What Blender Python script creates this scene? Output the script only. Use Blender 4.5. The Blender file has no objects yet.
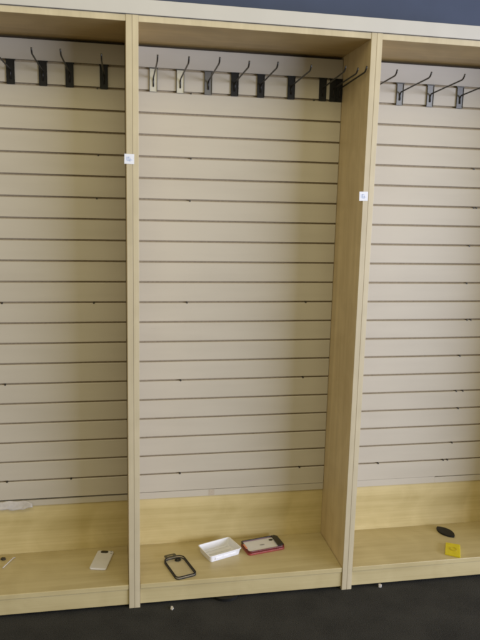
import bpy, bmesh, math, random
from mathutils import Vector, Matrix
random.seed(7)
scene = bpy.context.scene
COL = scene.collection

# ------------------------------------------------------------------ dimensions (metres); X along the wall, Y into the wall, Z up
W = 0.764          # clear width of a bay
T = 0.0391 / 2     # one side panel
PITCH = 0.0762     # slat pitch
FRONT = -0.2756    # front edge of the side panels
Z_TOP = 0.082      # underside of the top boards
Z_CAP = 0.102      # top of the units
Z_SHELF = -1.825   # top of the bottom shelves
Z_KICK = -1.9026
Z_FLOOR = -1.9155

# ------------------------------------------------------------------ materials
def new_mat(name):
    m = bpy.data.materials.new(name); m.use_nodes = True
    nt = m.node_tree; b = nt.nodes['Principled BSDF']
    return m, nt, b

def plain(name, col, rough=0.5, metal=0.0, vary=0.06, scale=40.0, spec=0.5):
    m, nt, b = new_mat(name)
    tc = nt.nodes.new('ShaderNodeTexCoord')
    no = nt.nodes.new('ShaderNodeTexNoise'); no.inputs['Scale'].default_value = scale; no.inputs['Detail'].default_value = 4
    nt.links.new(tc.outputs['Object'], no.inputs['Vector'])
    cr = nt.nodes.new('ShaderNodeValToRGB')
    cr.color_ramp.elements[0].position = 0.3; cr.color_ramp.elements[1].position = 0.7
    cr.color_ramp.elements[0].color = (*[c * (1 - vary) for c in col], 1)
    cr.color_ramp.elements[1].color = (*[min(1, c * (1 + vary)) for c in col], 1)
    nt.links.new(no.outputs['Fac'], cr.inputs['Fac']); nt.links.new(cr.outputs['Color'], b.inputs['Base Color'])
    b.inputs['Roughness'].default_value = rough; b.inputs['Metallic'].default_value = metal
    b.inputs['Specular IOR Level'].default_value = spec
    return m

def wood(name, dark, light, axis='Z', rough=0.42, seed=0.0, fine=1.0):
    """pale maple: long streaks of grain along one axis, broad cloudy figure, fine pores"""
    m, nt, b = new_mat(name); N = nt.nodes; L = nt.links
    tc = N.new('ShaderNodeTexCoord'); mp = N.new('ShaderNodeMapping')
    st = {'X': (0.9, 14, 14), 'Y': (14, 0.9, 14), 'Z': (14, 14, 0.9)}[axis]
    mp.inputs['Scale'].default_value = st; mp.inputs['Location'].default_value = (seed, seed * 1.7, seed * .6)
    L.new(tc.outputs['Object'], mp.inputs['Vector'])
    n1 = N.new('ShaderNodeTexNoise'); n1.inputs['Scale'].default_value = 1.0; n1.inputs['Detail'].default_value = 5; n1.inputs['Roughness'].default_value = .55
    n1.inputs['Distortion'].default_value = 0.8
    L.new(mp.outputs['Vector'], n1.inputs['Vector'])
    mp2 = N.new('ShaderNodeMapping'); mp2.inputs['Scale'].default_value = tuple(s * (9 if s > 1 else 3) * fine for s in st)
    L.new(tc.outputs['Object'], mp2.inputs['Vector'])
    n2 = N.new('ShaderNodeTexNoise'); n2.inputs['Scale'].default_value = 1.0; n2.inputs['Detail'].default_value = 3
    L.new(mp2.outputs['Vector'], n2.inputs['Vector'])
    n3 = N.new('ShaderNodeTexNoise'); n3.inputs['Scale'].default_value = 6.5; n3.inputs['Detail'].default_value = 4; n3.inputs['Distortion'].default_value = 1.2
    L.new(tc.outputs['Object'], n3.inputs['Vector'])
    a = N.new('ShaderNodeMath'); a.operation = 'MULTIPLY_ADD'; a.inputs[1].default_value = 0.38
    L.new(n2.outputs['Fac'], a.inputs[0]); L.new(n1.outputs['Fac'], a.inputs[2])
    c = N.new('ShaderNodeMath'); c.operation = 'MULTIPLY_ADD'; c.inputs[1].default_value = 0.62
    L.new(n3.outputs['Fac'], c.inputs[0]); L.new(a.outputs[0], c.inputs[2])
    cr = N.new('ShaderNodeValToRGB'); e = cr.color_ramp.elements
    e[0].position = 0.70; e[0].color = (*dark, 1); e[1].position = 1.12; e[1].color = (*light, 1)
    mr = N.new('ShaderNodeMapRange'); mr.inputs['From Min'].default_value = 0.74; mr.inputs['From Max'].default_value = 1.26
    L.new(c.outputs[0], mr.inputs['Value'])
    e[0].position = 0; e[1].position = 1
    L.new(mr.outputs['Result'], cr.inputs['Fac']); L.new(cr.outputs['Color'], b.inputs['Base Color'])
    b.inputs['Roughness'].default_value = rough
    bp = N.new('ShaderNodeBump'); bp.inputs['Strength'].default_value = 0.04; bp.inputs['Distance'].default_value = 0.001
    L.new(n2.outputs['Fac'], bp.inputs['Height']); L.new(bp.outputs['Normal'], b.inputs['Normal'])
    return m

M_SIDE = wood('maple_upright', (.47, .365, .20), (.64, .52, .31), 'Z', seed=1.3)
M_EDGE = wood('maple_edge_band', (.45, .39, .26), (.555, .485, .335), 'Z', seed=5.1)
M_BOARD = wood('maple_board', (.44, .355, .155), (.61, .51, .265), 'X', seed=3.7)
M_SHELF = wood('maple_shelf', (.42, .345, .175), (.54, .46, .255), 'X', seed=8.2)
M_TOP = wood('maple_top', (.44, .32, .14), (.60, .45, .21), 'X', seed=2.2)
M_HEADER = plain('pale_header', (.50, .49, .465), .5, vary=.03, scale=9)
M_MDF = plain('raw_fibreboard', (.40, .325, .22), .9, vary=.12, scale=120)
M_BACK = plain('dark_backing', (.06, .045, .03), .9, vary=.1)  # coloured darker than raw board, so shade in the gaps is painted in
M_WALL = plain('blue_wall_paint', (.036, .053, .105), .75, vary=.07, scale=7)
M_BLACK = plain('black_steel', (.009, .009, .009), .5, vary=.1, scale=60, spec=.25)  # own black on case parts; on hook plates a painted dark reflection
M_BWIRE = plain('black_wire', (.012, .0115, .011), .4, vary=.1, scale=60)
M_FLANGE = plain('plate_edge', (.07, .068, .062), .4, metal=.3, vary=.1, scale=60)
M_DULL = plain('dull_plate', (.22, .22, .215), .4, metal=.35, vary=.12, scale=50)  # chrome plate, dull reflection put into its colour
M_WIRE = plain('dark_wire', (.028, .026, .024), .32, metal=.3, vary=.1, scale=60)
M_BRIGHT = plain('zinc_plate', (.60, .60, .57), .3, metal=.5, vary=.08, scale=50)  # chrome plate with a bright reflection painted as its base colour
M_GREY = plain('grey_plate', (.15, .15, .15), .45, metal=.3, vary=.1, scale=50)  # chrome plate, darker grey reflection painted in
M_SCREW = plain('screw_head', (.03, .025, .02), .5, vary=.1)
M_STICK = plain('sticker_white', (.74, .77, .86), .55, vary=.02)
M_INK = plain('sticker_ink', (.46, .56, .80), .6, vary=.15, scale=300)
M_WHITE = plain('white_plastic', (.75, .76, .81), .32, vary=.03, scale=30)
M_CASEW = plain('white_case', (.70, .70, .74), .35, vary=.03, scale=25)
M_PAPER = plain('white_paper', (.52, .49, .46), .8, vary=.12, scale=60)
M_BPLAS = plain('black_plastic', (.014, .013, .013), .3, vary=.1)
M_RED = plain('red_plastic', (.13, .012, .012), .3, vary=.1)
M_PINK = plain('pink_rim', (.30, .055, .048), .35, vary=.12, scale=120)
M_ORANGE = plain('orange_tab', (.70, .26, .15), .5, vary=.08)
M_YELLOW = plain('yellow_plastic', (.62, .52, .015), .42, vary=.08, scale=60)
M_MARK = plain('grey_mark', (.30, .30, .31), .6, vary=.1)

def slat_mat():
    m, nt, b = new_mat('slat_laminate'); N = nt.nodes; L = nt.links
    tc = N.new('ShaderNodeTexCoord')
    mp = N.new('ShaderNodeMapping'); mp.inputs['Scale'].default_value = (1.2, 3, 9); L.new(tc.outputs['Object'], mp.inputs['Vector'])
    n = N.new('ShaderNodeTexNoise'); n.inputs['Scale'].default_value = 2; n.inputs['Detail'].default_value = 4
    L.new(mp.outputs['Vector'], n.inputs['Vector'])
    n2 = N.new('ShaderNodeTexNoise'); n2.inputs['Scale'].default_value = 3.0; n2.inputs['Detail'].default_value = 6
    L.new(tc.outputs['Object'], n2.inputs['Vector'])
    ad = N.new('ShaderNodeMath'); ad.operation = 'MULTIPLY_ADD'; ad.inputs[1].default_value = .8
    L.new(n2.outputs['Fac'], ad.inputs[0]); L.new(n.outputs['Fac'], ad.inputs[2])
    cr = N.new('ShaderNodeValToRGB'); e = cr.color_ramp.elements
    e[0].position = .6; e[0].color = (.478, .44, .368, 1); e[1].position = 1.0; e[1].color = (.515, .476, .40, 1)
    L.new(ad.outputs[0], cr.inputs['Fac'])
    mp2 = N.new('ShaderNodeMapping'); mp2.inputs['Scale'].default_value = (5, 1, 38); mp2.inputs['Rotation'].default_value = (0, .35, 0); L.new(tc.outputs['Object'], mp2.inputs['Vector'])
    n4 = N.new('ShaderNodeTexNoise'); n4.inputs['Scale'].default_value = 2.6; n4.inputs['Detail'].default_value = 6; n4.inputs['Roughness'].default_value = .7
    L.new(mp2.outputs['Vector'], n4.inputs['Vector'])
    m4 = N.new('ShaderNodeMapRange'); m4.inputs['From Min'].default_value = .66; m4.inputs['From Max'].default_value = .76; m4.inputs['To Max'].default_value = .32
    L.new(n4.outputs['Fac'], m4.inputs['Value'])
    mx = N.new('ShaderNodeMixRGB'); mx.inputs['Color2'].default_value = (.22, .19, .15, 1)
    L.new(m4.outputs['Result'], mx.inputs['Fac']); L.new(cr.outputs['Color'], mx.inputs['Color1'])
    L.new(mx.outputs['Color'], b.inputs['Base Color'])
    b.inputs['Roughness'].default_value = .5
    return m
M_SLAT = slat_mat()

def carpet_mat():
    m, nt, b = new_mat('dark_carpet'); N = nt.nodes; L = nt.links
    tc = N.new('ShaderNodeTexCoord')
    n = N.new('ShaderNodeTexNoise'); n.inputs['Scale'].default_value = 260; n.inputs['Detail'].default_value = 3
    n2 = N.new('ShaderNodeTexNoise'); n2.inputs["Scale"].default_value = 9; n2.inputs["Detail"].default_value = 7
    L.new(tc.outputs['Object'], n.inputs['Vector']); L.new(tc.outputs['Object'], n2.inputs['Vector'])
    ad = N.new('ShaderNodeMath'); ad.operation = 'MULTIPLY_ADD'; ad.inputs[1].default_value = .7
    L.new(n2.outputs['Fac'], ad.inputs[0]); L.new(n.outputs['Fac'], ad.inputs[2])
    cr = N.new('ShaderNodeValToRGB'); e = cr.color_ramp.elements
    e[0].position = .55; e[0].color = (.004, .004, .0038, 1); e[1].position = 1.1; e[1].color = (.027, .0265, .025, 1)
    L.new(ad.outputs[0], cr.inputs['Fac']); L.new(cr.outputs['Color'], b.inputs['Base Color'])
    b.inputs['Roughness'].default_value = .95
    bp = N.new('ShaderNodeBump'); bp.inputs['Strength'].default_value = .5; bp.inputs['Distance'].default_value = .004
    L.new(n.outputs['Fac'], bp.inputs['Height']); L.new(bp.outputs['Normal'], b.inputs['Normal'])
    return m
M_CARPET = carpet_mat()

def clear_mat(name, tint, alpha):
    m, nt, b = new_mat(name)
    b.inputs['Base Color'].default_value = (*tint, 1); b.inputs['Roughness'].default_value = .18
    b.inputs['Alpha'].default_value = alpha
    return m
M_CLEAR = clear_mat('clear_plastic', (.72, .70, .66), .08)

# ------------------------------------------------------------------ mesh helpers
def obj(name, bm, mats, parent=None, bevel=0.0, smooth=False):
    me = bpy.data.meshes.new(name)
    bmesh.ops.recalc_face_normals(bm, faces=bm.faces[:])
    bm.to_mesh(me); bm.free()
    for m in (mats if isinstance(mats, (list, tuple)) else [mats]): me.materials.append(m)
    o = bpy.data.objects.new(name, me); COL.objects.link(o)
    if parent: o.parent = parent
    if bevel:
        md = o.modifiers.new('bevel', 'BEVEL'); md.width = bevel; md.segments = 2; md.limit_method = 'ANGLE'; md.angle_limit = math.radians(40)
    if smooth:
        for p in me.polygons: p.use_smooth = True
    return o

def box(bm, x0, x1, y0, y1, z0, z1, mi=0):
    v = [bm.verts.new((x, y, z)) for x in (x0, x1) for y in (y0, y1) for z in (z0, z1)]
    for q in ((0, 1, 3, 2), (4, 6, 7, 5), (0, 4, 5, 1), (2, 3, 7, 6), (0, 2, 6, 4), (1, 5, 7, 3)):
        f = bm.faces.new([v[i] for i in q]); f.material_index = mi
    return v

def prism(bm, pts, z0, z1, mi=0, inset_top=0.0):
    """upright prism over an xy outline"""
    a = [bm.verts.new((x, y, z0)) for x, y in pts]; b = [bm.verts.new((x, y, z1)) for x, y in pts]
    n = len(pts)
    bm.faces.new(a[::-1]).material_index = mi; bm.faces.new(b).material_index = mi
    for i in range(n):
        bm.faces.new((a[i], a[(i + 1) % n], b[(i + 1) % n], b[i])).material_index = mi

def ring(bm, outer, inner, z0, z1, mi=0):
    n = len(outer)
    A = [[bm.verts.new((x, y, z)) for x, y in o] for z in (z0, z1) for o in (outer, inner)]
    ob, ib, ot, it = A
    for i in range(n):
        j = (i + 1) % n
        for q in ((ob[i], ob[j], ot[j], ot[i]), (ib[j], ib[i], it[i], it[j]), (ot[i], ot[j], it[j], it[i]), (ob[j], ob[i], ib[i], ib[j])):
            bm.faces.new(q).material_index = mi

def rrect(w, h, r, k=6, cx=0, cy=0):
    p = []
    for sx, sy, a0 in ((1, 1, 0), (-1, 1, 90), (-1, -1, 180), (1, -1, 270)):
        for i in range(k + 1):
            a = math.radians(a0 + 90 * i / k)
            p.append((cx + sx * (w / 2 - r) + r * math.cos(a), cy + sy * (h / 2 - r) + r * math.sin(a)))
    return p

def ellipse(a, b, n=24, cx=0, cy=0):
    return [(cx + a * math.cos(2 * math.pi * i / n), cy + b * math.sin(2 * math.pi * i / n)) for i in range(n)]

def tube(bm, pts, r, n=10, mi=0):
    pts = [Vector(p) for p in pts]; rings = []
    for i, p in enumerate(pts):
        d = (pts[min(i + 1, len(pts) - 1)] - pts[max(i - 1, 0)]).normalized()
        u = d.cross(Vector((1, 0, 0)) if abs(d.x) < .9 else Vector((0, 0, 1))).normalized(); w = d.cross(u)
        rings.append([bm.verts.new(p + u * r * math.cos(2 * math.pi * k / n) + w * r * math.sin(2 * math.pi * k / n)) for k in range(n)])
    for a, b in zip(rings, rings[1:]):
        for k in range(n): bm.faces.new((a[k], a[(k + 1) % n], b[(k + 1) % n], b[k])).material_index = mi
    bm.faces.new(rings[0][::-1]).material_index = mi; bm.faces.new(rings[-1]).material_index = mi

def thing(name, label, cat, loc=(0, 0, 0), rz=0.0, group=None):
    o = bpy.data.objects.new(name, None); COL.objects.link(o); o.empty_display_size = .05
    o.location = loc; o.rotation_euler = (0, 0, math.radians(rz))
    o['label'] = label; o['category'] = cat
    if group: o['group'] = group
    return o

def tag(o, label, cat, group=None):
    o['label'] = label; o['category'] = cat
    if group: o['group'] = group
    return o

# ------------------------------------------------------------------ setting
bm = bmesh.new(); box(bm, -7, 9, -7, .05, Z_FLOOR - .05, Z_FLOOR)
o = obj('floor', bm, M_CARPET); o['kind'] = 'structure'
bm = bmesh.new(); box(bm, -7, 9, .05, .15, Z_FLOOR - .05, 1.1)
o = obj('wall', bm, M_WALL); o['kind'] = 'structure'

# ------------------------------------------------------------------ display units
def slat_panel(parent, x0, x1):
    """one board with T-shaped slots: face laminate in slot 0, raw board inside the slots in slot 1"""
    pr = [(0.0, Z_TOP - .011)]; mats = []
    def add(y, z, m): pr.append((y, z)); mats.append(m)
    for i in range(21):
        z = -i * PITCH; h = .0033
        add(0, z + h + .0007, 0); add(.0007, z + h, 0); add(.0045, z + h, 1); add(.0045, z + .0075, 1); add(.0095, z + .0075, 1)
        add(.0095, z - .0075, 1); add(.0045, z - .0075, 1); add(.0045, z - h, 1); add(.0022, z - h, 1); add(0, z - h - .0022, 0)
    add(0, -1.5985, 0); add(.02, -1.5985, 1); add(.02, Z_TOP - .011, 1); mats.append(1)
    bm = bmesh.new(); n = len(pr)
    A = [bm.verts.new((x0, y, z)) for y, z in pr]; B = [bm.verts.new((x1, y, z)) for y, z in pr]
    for i in range(n):
        bm.faces.new((A[i], A[(i + 1) % n], B[(i + 1) % n], B[i])).material_index = mats[i]
    bm.faces.new(A).material_index = 1; bm.faces.new(B[::-1]).material_index = 1
    return obj('slat_panel', bm, [M_SLAT, M_MDF], parent)

def make_unit(x0, label, screw_marks, strip):
    """x0 = left inner face of the bay; parts in world coordinates relative to the unit's base"""
    xc = x0 + W / 2
    root = thing('display_unit', label, 'display unit', (xc, 0, Z_FLOOR), 0, 'slatwall display units side by side')
    def part(name, bm, mats, parent=root, bevel=0.0, smooth=False):
        bmesh.ops.translate(bm, verts=bm.verts[:], vec=(-xc, 0, -Z_FLOOR))
        return obj(name, bm, mats, parent, bevel, smooth)
    sides = []
    for xa, xb in ((x0 - T + .0002, x0), (x0 + W, x0 + W + T - .0002)):
        bm = bmesh.new(); box(bm, xa, xb, FRONT + .002, .03, Z_FLOOR, Z_CAP)
        s = part('side_panel', bm, M_SIDE)
        bm = bmesh.new(); box(bm, xa + .0003, xb - .0003, FRONT, FRONT + .0018, Z_FLOOR + .0005, Z_CAP - .0005)
        part('edge_band', bm, M_EDGE, s, bevel=.0006)
        sides.append(s)
    bm = bmesh.new(); box(bm, x0 + .0003, x0 + W - .0003, FRONT + .004, .03, Z_TOP, Z_CAP - .0005)
    t = part('top_board', bm, M_TOP)
    bm = bmesh.new(); box(bm, x0 + .0003, x0 + W - .0003, FRONT + .0015, FRONT + .0035, Z_TOP + .0004, Z_CAP - .001)
    part('edge_band', bm, M_EDGE, t)
    # slatwall sheet
    bm = bmesh.new()
    sp = slat_panel(root, -W / 2 + .0015, W / 2 - .0015); sp.location = (0, 0, -Z_FLOOR); bm.free()
    for X, Z in screw_marks:
        bm = bmesh.new()
        r = .0031; Z -= .0026
        c = [bm.verts.new((X + r * math.cos(k * math.pi / 6), -.0012 , Z + r * math.sin(k * math.pi / 6))) for k in range(12)]
        d = [bm.verts.new((X + r * math.cos(k * math.pi / 6), .008, Z + r * math.sin(k * math.pi / 6))) for k in range(12)]
        bm.faces.new(c)
        for k in range(12): bm.faces.new((c[k], c[(k + 1) % 12], d[(k + 1) % 12], d[k]))
        bmesh.ops.translate(bm, verts=bm.verts[:], vec=(-xc, 0, 0))
        obj('screw', bm, M_SCREW, sp)
    # strip under the sheet
    bm = bmesh.new()
    for xa, xb, za, zb in strip: box(bm, xa, xb, .0004, .018, za, zb)
    part('bottom_strip', bm, M_SLAT, bevel=.0006)
    bm = bmesh.new(); box(bm, x0 + .0005, x0 + W - .0005, .0065, .024, Z_SHELF - .005, -1.6285)
    part('back_board', bm, M_BOARD)
    bm = bmesh.new(); box(bm, x0 + .0005, x0 + W - .0005, .0245, .03, -1.6288, Z_TOP - .001)
    part('backing', bm, M_BACK)
    bm = bmesh.new(); box(bm, x0 + .0006, x0 + W - .0006, FRONT + .003, .006, Z_SHELF - .019, Z_SHELF)
    part('bottom_shelf', bm, M_SHELF, bevel=.0022)
    bm = bmesh.new(); box(bm, x0 + .0008, x0 + W - .0008, FRONT + .0065, FRONT + .0255, Z_KICK, Z_SHELF - .0195)
    part('kick_board', bm, M_SHELF)
    return root, sides, part

P = PITCH
ZS = Z_SHELF
scr = lambda pts: [(x, -k * P) for x, k in pts]
left, ls, lpart = make_unit(-W - 2 * T, 'left maple slatwall display unit, four black hooks and a white case in it',
    scr([(-.135, 1), (-.135, 4), (-.142, 6), (-.483, 11), (-.158, 11), (-.483, 15), (-.49, 20), (-.254, 20)]),
    [(-W - 2 * T + .001, -2 * T - .001, -1.628, -1.6058)])
mid, ms, mpart = make_unit(0, 'middle maple slatwall display unit, with nine hooks and a white tray in it',
    scr([(.195, 1), (.197, 4), (.195, 6), (.188, 11), (.166, 15), (.166, 20), (.656, 1), (.656, 11), (.657, 15), (.658, 20)]),
    [(.001, W - .001, -1.6275, -1.6008)])
XR = W + 2 * T
right, rs, rpart = make_unit(XR, 'right maple slatwall display unit, with grey hooks and a yellow piece in it',
    scr([(1.327, 4), (1.341, 6), (1.352, 6), (1.335, 8), (1.369, 12), (1.352, 12), (1.333, 14), (1.337, 10), (1.33, 16), (1.36, 16), (1.345, 17), (1.33, 19), (1.295, 20), (1.315, 20), (1.0, 20)]),  # far-right cluster: wear notches in the grooves, drawn as screw heads
    [(XR + .001, 1.262, -1.6275, -1.5996), (1.262, XR + W - .001, -1.6275, -1.6022)])

# strip of old tape on the middle unit's bottom strip
bm = bmesh.new(); box(bm, .283, .306, -.0002, .0002, -1.6265, -1.602)
mpart('tape_residue', bm, plain('old_tape', (.47, .41, .33), .4, vary=.12, scale=200))
# flat black disc showing under the middle kick board
bm = bmesh.new(); prism(bm, ellipse(.043, .028, 28, .318, FRONT + .018), Z_FLOOR + .0005, Z_FLOOR + .011)
mpart('foot', bm, M_BLACK)

# price stickers, overhanging the inner edge of two uprights
def sticker(part, side, x, z, tilt):
    bm = bmesh.new(); y = FRONT - .0012
    box(bm, x - .0155, x + .0155, y, y + .0006, z - .0155, z + .0155)
    for a, b, c, d in ((-.0095, -.0075, -.006, .007), (-.005, .003, .004, .0065), (-.005, -.003, -.006, .0065), (-.005, .004, -.001, .0008), (.001, .0035, -.007, .0008), (-.005, .003, -.007, -.0045), (.0055, .0095, -.004, -.002)):
        box(bm, x + a, x + b, y - .0003, y - .0001, z + c, z + d, 1)
    bmesh.ops.rotate(bm, verts=bm.verts[:], cent=(x, y, z), matrix=Matrix.Rotation(math.radians(tilt), 3, 'Y'))
    part('price_sticker', bm, [M_STICK, M_INK], side)
sticker(lpart, ls[1], -.030, -.334, 1.0)
sticker(mpart, ms[1], .766, -.431, -1.5)

# header board running over all three units
bm = bmesh.new(); box(bm, -W - 3 * T, 2 * W + 3 * T + .02, FRONT - .0045, FRONT + .0145, Z_CAP + .0008, .1468)
o = obj('header_board', bm, M_HEADER, bevel=.001)
tag(o, 'long pale header board running along the top of the three display units', 'board')

# ------------------------------------------------------------------ hooks
def make_hook(plate_mat, wire_mat, label, x, group, lean=0.0, length=.25, rise=.012):
    root = thing('slatwall_hook', label, 'hook', (x, 0, -.035), 0, group)
    bm = bmesh.new()
    # face plate with folded sides, lip into the groove above, foot into the one below
    box(bm, -.0125, .0125, -.0032, -.0014, -.0445, .0375)
    box(bm, -.0138, -.0122, -.0062, -.0012, -.0435, .0330, 1); box(bm, .0122, .0138, -.0062, -.0012, -.0435, .0330, 1)
    box(bm, -.0165, .0165, -.0036, -.0012, .0332, .0376, 1)
    box(bm, -.0125, .0125, -.0014, .0040, .0348, .0370)
    box(bm, -.0125, .0125, .0024, .0040, .0372, .0430)
    box(bm, -.0125, .0125, -.0014, .0030, -.0440, -.0418)
    obj('plate', bm, [plate_mat, M_BLACK if plate_mat is M_BLACK else M_FLANGE], root, bevel=.0004)
    bm = bmesh.new()
    tube(bm, [(0, -.0052, -.028), (0, -.0054, -.010), (0, -.0075, -.002), (0, -.013, .0015), (0, -.03, .0025),
              (lean * .5, -length * .5, .002 + rise * .5), (lean * .97, -length + .01, .002 + rise), (lean, -length + .002, .0045 + rise), (lean, -length - .005, .0105 + rise), (lean, -length - .010, .0185 + rise)], .0028, 10)
    obj('arm', bm, wire_mat, root, smooth=True)
    return root

ord4 = ['leftmost of the four', 'second from the left of four', 'third from the left of four', 'closest to the upright of four']
for i, (x, L, rs_) in enumerate([(-.425, .19, .006), (-.318, .20, .012), (-.229, .205, .012), (-.112, .215, .004)]):
    make_hook(M_BLACK, M_BWIRE, 'black slatwall hook on the left unit, ' + ord4[i], x, 'black hooks on the left unit', length=L, rise=rs_ + .004, lean=-.012 if i < 3 else -.003)
mid_x = [.060, .156, .257, .354, .451, .566, .687, .728, .752]
mid_l = ['pale zinc-plated hook nearest the left upright of the middle unit', 'second pale zinc-plated hook from the left on the middle unit',
         'dark grey hook between the pale hooks and the black ones of the middle unit', 'black hook just right of the dark grey one on the middle unit',
         'second black hook in the middle unit, right of the dark grey one', 'black hook standing alone left of the crowded trio on the middle unit',
         'left hook of the crowded black trio beside the right upright', 'middle hook of the crowded black trio beside the right upright',
         'black hook pressed against the right upright of the middle unit']
mid_len = [.258, .272, .268, .265, .252, .25, .243, .25, .262]
for i, x in enumerate(mid_x):
    pm = M_BRIGHT if i < 2 else (M_GREY if i == 2 else M_BLACK)  # plate colours imitate what each chrome hook reflects
    make_hook(pm, M_WIRE if i < 3 else M_BWIRE, mid_l[i], x, 'hooks on the middle unit', lean=[0, .002, 0, 0, .001, 0, 0, 0, .002][i], length=mid_len[i], rise=[.006, .004, .009, .004, .01, .008, .013, .008, .012][i])
right_l = ['grey hook half hidden behind the right unit upright, only its arm showing', 'first full grey-plated hook on the right unit, next to the upright',
           'second full grey-plated hook on the right unit', 'grey-plated hook farthest right, its arm running out of the frame']
for i, x in enumerate([.868, .993, 1.117, 1.241]):
    make_hook(M_GREY if i == 3 else M_DULL, M_WIRE, right_l[i], x, 'grey hooks on the right unit', length=.25, rise=.01)

# ------------------------------------------------------------------ things on the shelves
def rot_pts(pts, a):
    c, s = math.cos(a), math.sin(a); return [(x * c - y * s, x * s + y * c) for x, y in pts]

# clear bumper case with a black rim
c = thing('phone_case', 'empty clear phone case with black rim and hang tab, left of the white tray', 'phone case', (.150, -.187, ZS), 16.5, 'phone cases left on the shelves')
w, h = .083, .148
def crect(w, h, rt, rb):      # larger corner radius at the top end
    a = rrect(w, h, rt); b = rrect(w, h, rb); n = len(a) // 2; return a[:n] + b[n:]
out = crect(w, h, .026, .015); inn = crect(w - .0095, h - .0095, .022, .011); thin = crect(w - .003, h - .003, .0245, .0135); thin_i = crect(w - .0055, h - .0055, .0235, .0125)
bm = bmesh.new(); ring(bm, out, inn, .0085, .0112); ring(bm, out, inn, .0003, .0028); obj('rim', bm, M_BLACK, c, bevel=.0006)
bm = bmesh.new(); ring(bm, thin, thin_i, .0029, .0084); obj('side_wall', bm, M_CLEAR, c)
bm = bmesh.new(); prism(bm, crect(w - .0097, h - .0097, .0218, .0108), .0006, .0018); obj('back_panel', bm, M_CLEAR, c)
bm = bmesh.new(); ring(bm, ellipse(.0125, .0095, 24, .014, .053), ellipse(.006, .0042, 24, .014, .053), .0019, .0048); obj('camera_ring', bm, M_BLACK, c)
bm = bmesh.new(); ring(bm, rrect(.046, .021, .006, 6, -.008, .077), rrect(.026, .007, .003, 6, -.008, .0785), .0113, .0132); obj('hang_tab', bm, plain('tab_plastic', (.045, .04, .022), .35), c)

# white tray
t = thing('plastic_tray', 'small white open plastic tray on the middle shelf between the two phone cases', 'tray', (.316, -.100, ZS), 20.5)
bm = bmesh.new()
rim_o, rim_i = rrect(.144, .104, .010), rrect(.136, .096, .008)
flo_o, flo_i = rrect(.130, .090, .010), rrect(.124, .084, .008)
n = len(rim_o)
rows = [[bm.verts.new((x, y, z)) for x, y in pts] for pts, z in ((flo_o, .0004), (rrect(.139, .099, .010), .0255), (rim_o, .0258), (rim_o, .028), (rim_i, .028), (flo_i, .003))]
for a, b in zip(rows, rows[1:]):
    for k in range(n): bm.faces.new((a[k], a[(k + 1) % n], b[(k + 1) % n], b[k]))
bm.faces.new(rows[0][::-1]); bm.faces.new(rows[-1])
obj('tray_body', bm, M_WHITE, t, bevel=.0008)
bm = bmesh.new()     # low ridges moulded in the floor and the front wall
for y in (-.022, .004, .028): box(bm, -.052, .052, y - .004, y + .004, .0028, .0065)
box(bm, -.046, .046, -.0492, -.046, .008, .019)
for k in range(3): box(bm, -.040 + k * .030, -.018 + k * .030, -.0498, -.047, .011, .016)
obj('ridges', bm, M_WHITE, t, bevel=.0012)

# red and black case, lying on its face, white inside
r = thing('phone_case', 'red and black phone case with a whitish back, right of the white tray', 'phone case', (.494, -.080, ZS), 11.5, 'phone cases left on the shelves')
w, h = .158, .088
out = rrect(w, h, .012); inn = rrect(w - .010, h - .010, .009)
bm = bmesh.new(); ring(bm, out, inn, .0085, .0165); obj('bumper', bm, M_RED, r, bevel=.0012)
bm = bmesh.new(); ring(bm, rrect(w + .002, h + .002, .0125), inn, .0003, .0083); obj('lower_rim', bm, M_PINK, r, bevel=.0012)
bm = bmesh.new(); prism(bm, rrect(w - .0104, h - .0104, .0088), .0100, .0140); bk = obj('back_panel', bm, M_CASEW, r)
bm = bmesh.new(); prism(bm, ellipse(.0085, .0065, 20, .044, .020), .0141, .0150); obj('camera_hole', bm, M_BPLAS, bk)
bm = bmesh.new(); prism(bm, ellipse(.011, .0045, 20, -.004, -.004), .0141, .0144); obj('printed_mark', bm, M_MARK, bk)
bm = bmesh.new()
prism(bm, [(.050, -.0400), (.078, -.0345), (.080, .034), (.070, .0445), (.056, .0445)], .0168, .0195)
prism(bm, [(-.072, .0385), (.0595, .0385), (.0595, .0445), (-.072, .0445)], .0168, .0190)
prism(bm, [(-.0795, -.010), (-.073, -.010), (-.073, .0445), (-.0795, .038)], .0168, .0190)
obj('black_trim', bm, M_BPLAS, r, bevel=.0008)
bm = bmesh.new(); box(bm, -.0812, -.0745, -.020, .012, .0192, .0210); obj('orange_tab', bm, M_ORANGE, r)

# white case on the left shelf
p = thing('phone_case', 'flat white phone case with black camera cutout on the left shelf', 'phone case', (-.139, -.095, ZS), -13, 'phone cases left on the shelves')
w, h = .064, .130
bm = bmesh.new(); prism(bm, rrect(w, h, .009), .0004, .0075); obj('shell', bm, M_CASEW, p, bevel=.0025)
bm = bmesh.new(); prism(bm, rrect(.030, .017, .008, 6, -.003, .053), .0076, .0084); obj('camera_cutout', bm, M_BPLAS, p)
bm = bmesh.new(); prism(bm, ellipse(.004, .003, 14, .022, .060), .0076, .0082); prism(bm, ellipse(.0035, .003, 14, .025, .045), .0076, .0082); obj('port_hole', bm, M_MARK, p)

# black almond-shaped piece, yellow piece
bm = bmesh.new()
pts = [];
for i in range(13):
    u = i / 12; pts.append((-.050 + .100 * u, .029 * math.sin(math.pi * u) ** .7))
for i in range(1, 12):
    u = 1 - i / 12; pts.append((-.050 + .100 * u, -.028 * math.sin(math.pi * u) ** .7))
prism(bm, pts, .0004, .0075)
o = obj('plastic_cover', bm, M_BLACK, bevel=.002); o.location = (1.2935, -.070, ZS); o.rotation_euler = (0, 0, math.radians(-72))
tag(o, 'small black almond-shaped plastic cover near the back of the right shelf', 'plastic cover')

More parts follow.
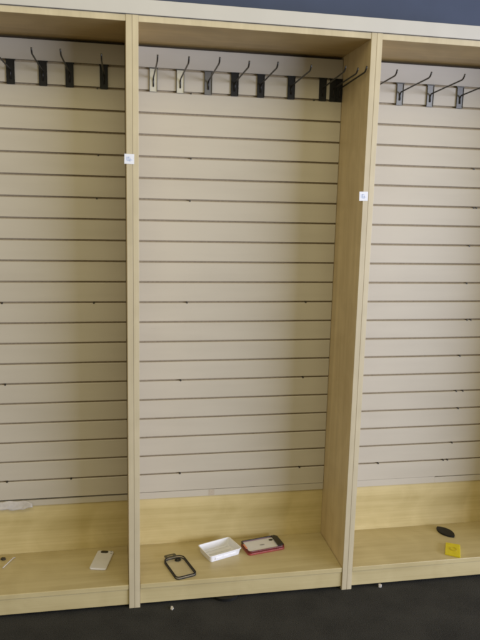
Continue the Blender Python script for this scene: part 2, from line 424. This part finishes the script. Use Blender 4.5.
y = thing('yellow_tag', 'bright yellow plastic tag lying at the front of the right shelf', 'tag', (1.249, -.214, ZS), 0)
bm = bmesh.new(); q = [(-.046, -.024), (.002, -.058), (.048, .028), (-.002, .054)]
prism(bm, q, .0004, .009); obj('body', bm, M_YELLOW, y, bevel=.0016)
bm = bmesh.new(); ring(bm, ellipse(.014, .017, 24, .002, -.002), ellipse(.009, .011, 24, .002, -.002), .0092, .0100); obj('raised_ring', bm, plain('yellow_ring', (.50, .40, .012), .4), y, bevel=.0004)

# torn paper hanging from the left strip
bm = bmesh.new(); NX, NZ = 26, 6; G = []
for i in range(NX + 1):
    row = []
    x = -.62 + .22 * i / NX
    for k in range(NZ + 1):
        v = k / NZ
        top = -1.6045 + .002 * math.sin(i * .9); bot = -1.631 - .004 * math.sin(i * .35 + .6) - .006 * math.sin(i * .13)
        if i > NX - 4: top -= (i - NX + 4) * .0015; bot += (i - NX + 4) * .0008
        yy = -.0015 - .0015 * math.sin(v * 3.1) * (1 + .8 * math.sin(i * .55)) - .007 * v ** 3 - .003 * math.sin(i * 1.3 + k * 1.7) * v - .010 * max(0, (i - NX + 7) / 7) ** 2
        row.append(bm.verts.new((x + .004 * v * math.sin(i), yy, top + (bot - top) * v)))
    G.append(row)
for i in range(NX):
    for k in range(NZ): bm.faces.new((G[i][k], G[i + 1][k], G[i + 1][k + 1], G[i][k + 1]))
o = obj('torn_paper', bm, M_PAPER, smooth=True)
md = o.modifiers.new('thick', 'SOLIDIFY'); md.thickness = .0004
tag(o, 'torn white paper strip curling off the panel bottom at the far left', 'paper')

# small litter
bm = bmesh.new(); tube(bm, [(-.500, -.098, ZS + .003), (-.485, -.066, ZS + .005), (-.472, -.036, ZS + .006), (-.466, -.030, ZS + .004)], .0018, 8)
o = obj('plastic_sliver', bm, M_PAPER, smooth=True); tag(o, 'thin pale plastic sliver lying on the left shelf at the frame edge', 'litter')
bm = bmesh.new(); prism(bm, [(-.520, -.034), (-.508, -.042), (-.499, -.036), (-.503, -.025), (-.515, -.023)], ZS + .0004, ZS + .006)
o = obj('dark_crumb', bm, M_SCREW, bevel=.001); tag(o, 'dark crumb near the back of the left shelf', 'litter')
bm = bmesh.new(); prism(bm, [(.107, -.305), (.113, -.310), (.119, -.302), (.117, -.289), (.110, -.288)], Z_FLOOR + .0005, Z_FLOOR + .004)
o = obj('paper_scrap', bm, M_PAPER, bevel=.0008); tag(o, 'tiny white scrap on the dark carpet below the clear case', 'litter')
bm = bmesh.new(); prism(bm, [(.912, -.281), (.920, -.284), (.925, -.279), (.922, -.272), (.914, -.272)], Z_FLOOR + .0005, Z_FLOOR + .0115)
o = obj('paper_scrap', bm, M_PAPER, bevel=.001); tag(o, 'pale scrap on the carpet against the right kick board', 'litter')

# ------------------------------------------------------------------ light
world = bpy.data.worlds.new('World'); scene.world = world; world.use_nodes = True
bg = world.node_tree.nodes['Background']; bg.inputs['Color'].default_value = (1.0, .89, .62, 1); bg.inputs['Strength'].default_value = .46

def area(name, loc, target, sx, sy, power, col):
    l = bpy.data.lights.new(name, 'AREA'); l.shape = 'RECTANGLE'; l.size = sx; l.size_y = sy; l.energy = power; l.color = col
    o = bpy.data.objects.new(name, l); COL.objects.link(o); o.location = loc
    o.rotation_euler = (Vector(target) - Vector(loc)).to_track_quat('-Z', 'Y').to_euler()
    return o
area('window_light', (6.3, -4.6, -.75), (.4, 0, -1.0), 6.5, 2.2, 575, (.73, .78, .98))
area('ceiling_light', (.2, -2.6, 1.3), (.2, -.3, -.9), 2.4, 1.2, 26, (1.0, .88, .50))

# ------------------------------------------------------------------ camera
cam = bpy.data.cameras.new('camera'); co = bpy.data.objects.new('camera', cam); COL.objects.link(co); scene.camera = co
cam.sensor_fit = 'VERTICAL'; cam.sensor_height = 36; cam.lens = 36 * 653.55 / 640; cam.clip_start = .05; cam.clip_end = 200
r_ = Vector((0.98344146, -0.17972567, 0.0232717)); d_ = Vector((-0.00810525, -0.17190389, -0.98508038)); f_ = Vector((0.18104473, 0.96858027, -0.17051413))
co.matrix_world = Matrix(((r_.x, -d_.x, -f_.x, -0.0645), (r_.y, -d_.y, -f_.y, -2.4551), (r_.z, -d_.z, -f_.z, -0.4770), (0, 0, 0, 1)))

scene.view_settings.view_transform = 'Standard'; scene.view_settings.look = 'None'
scene.view_settings.exposure = 0.22; scene.view_settings.gamma = 1
scene.render.engine = 'CYCLES'; scene.cycles.use_denoising = True
scene.cycles.filter_width = 2.0
scene.cycles.max_bounces = 8
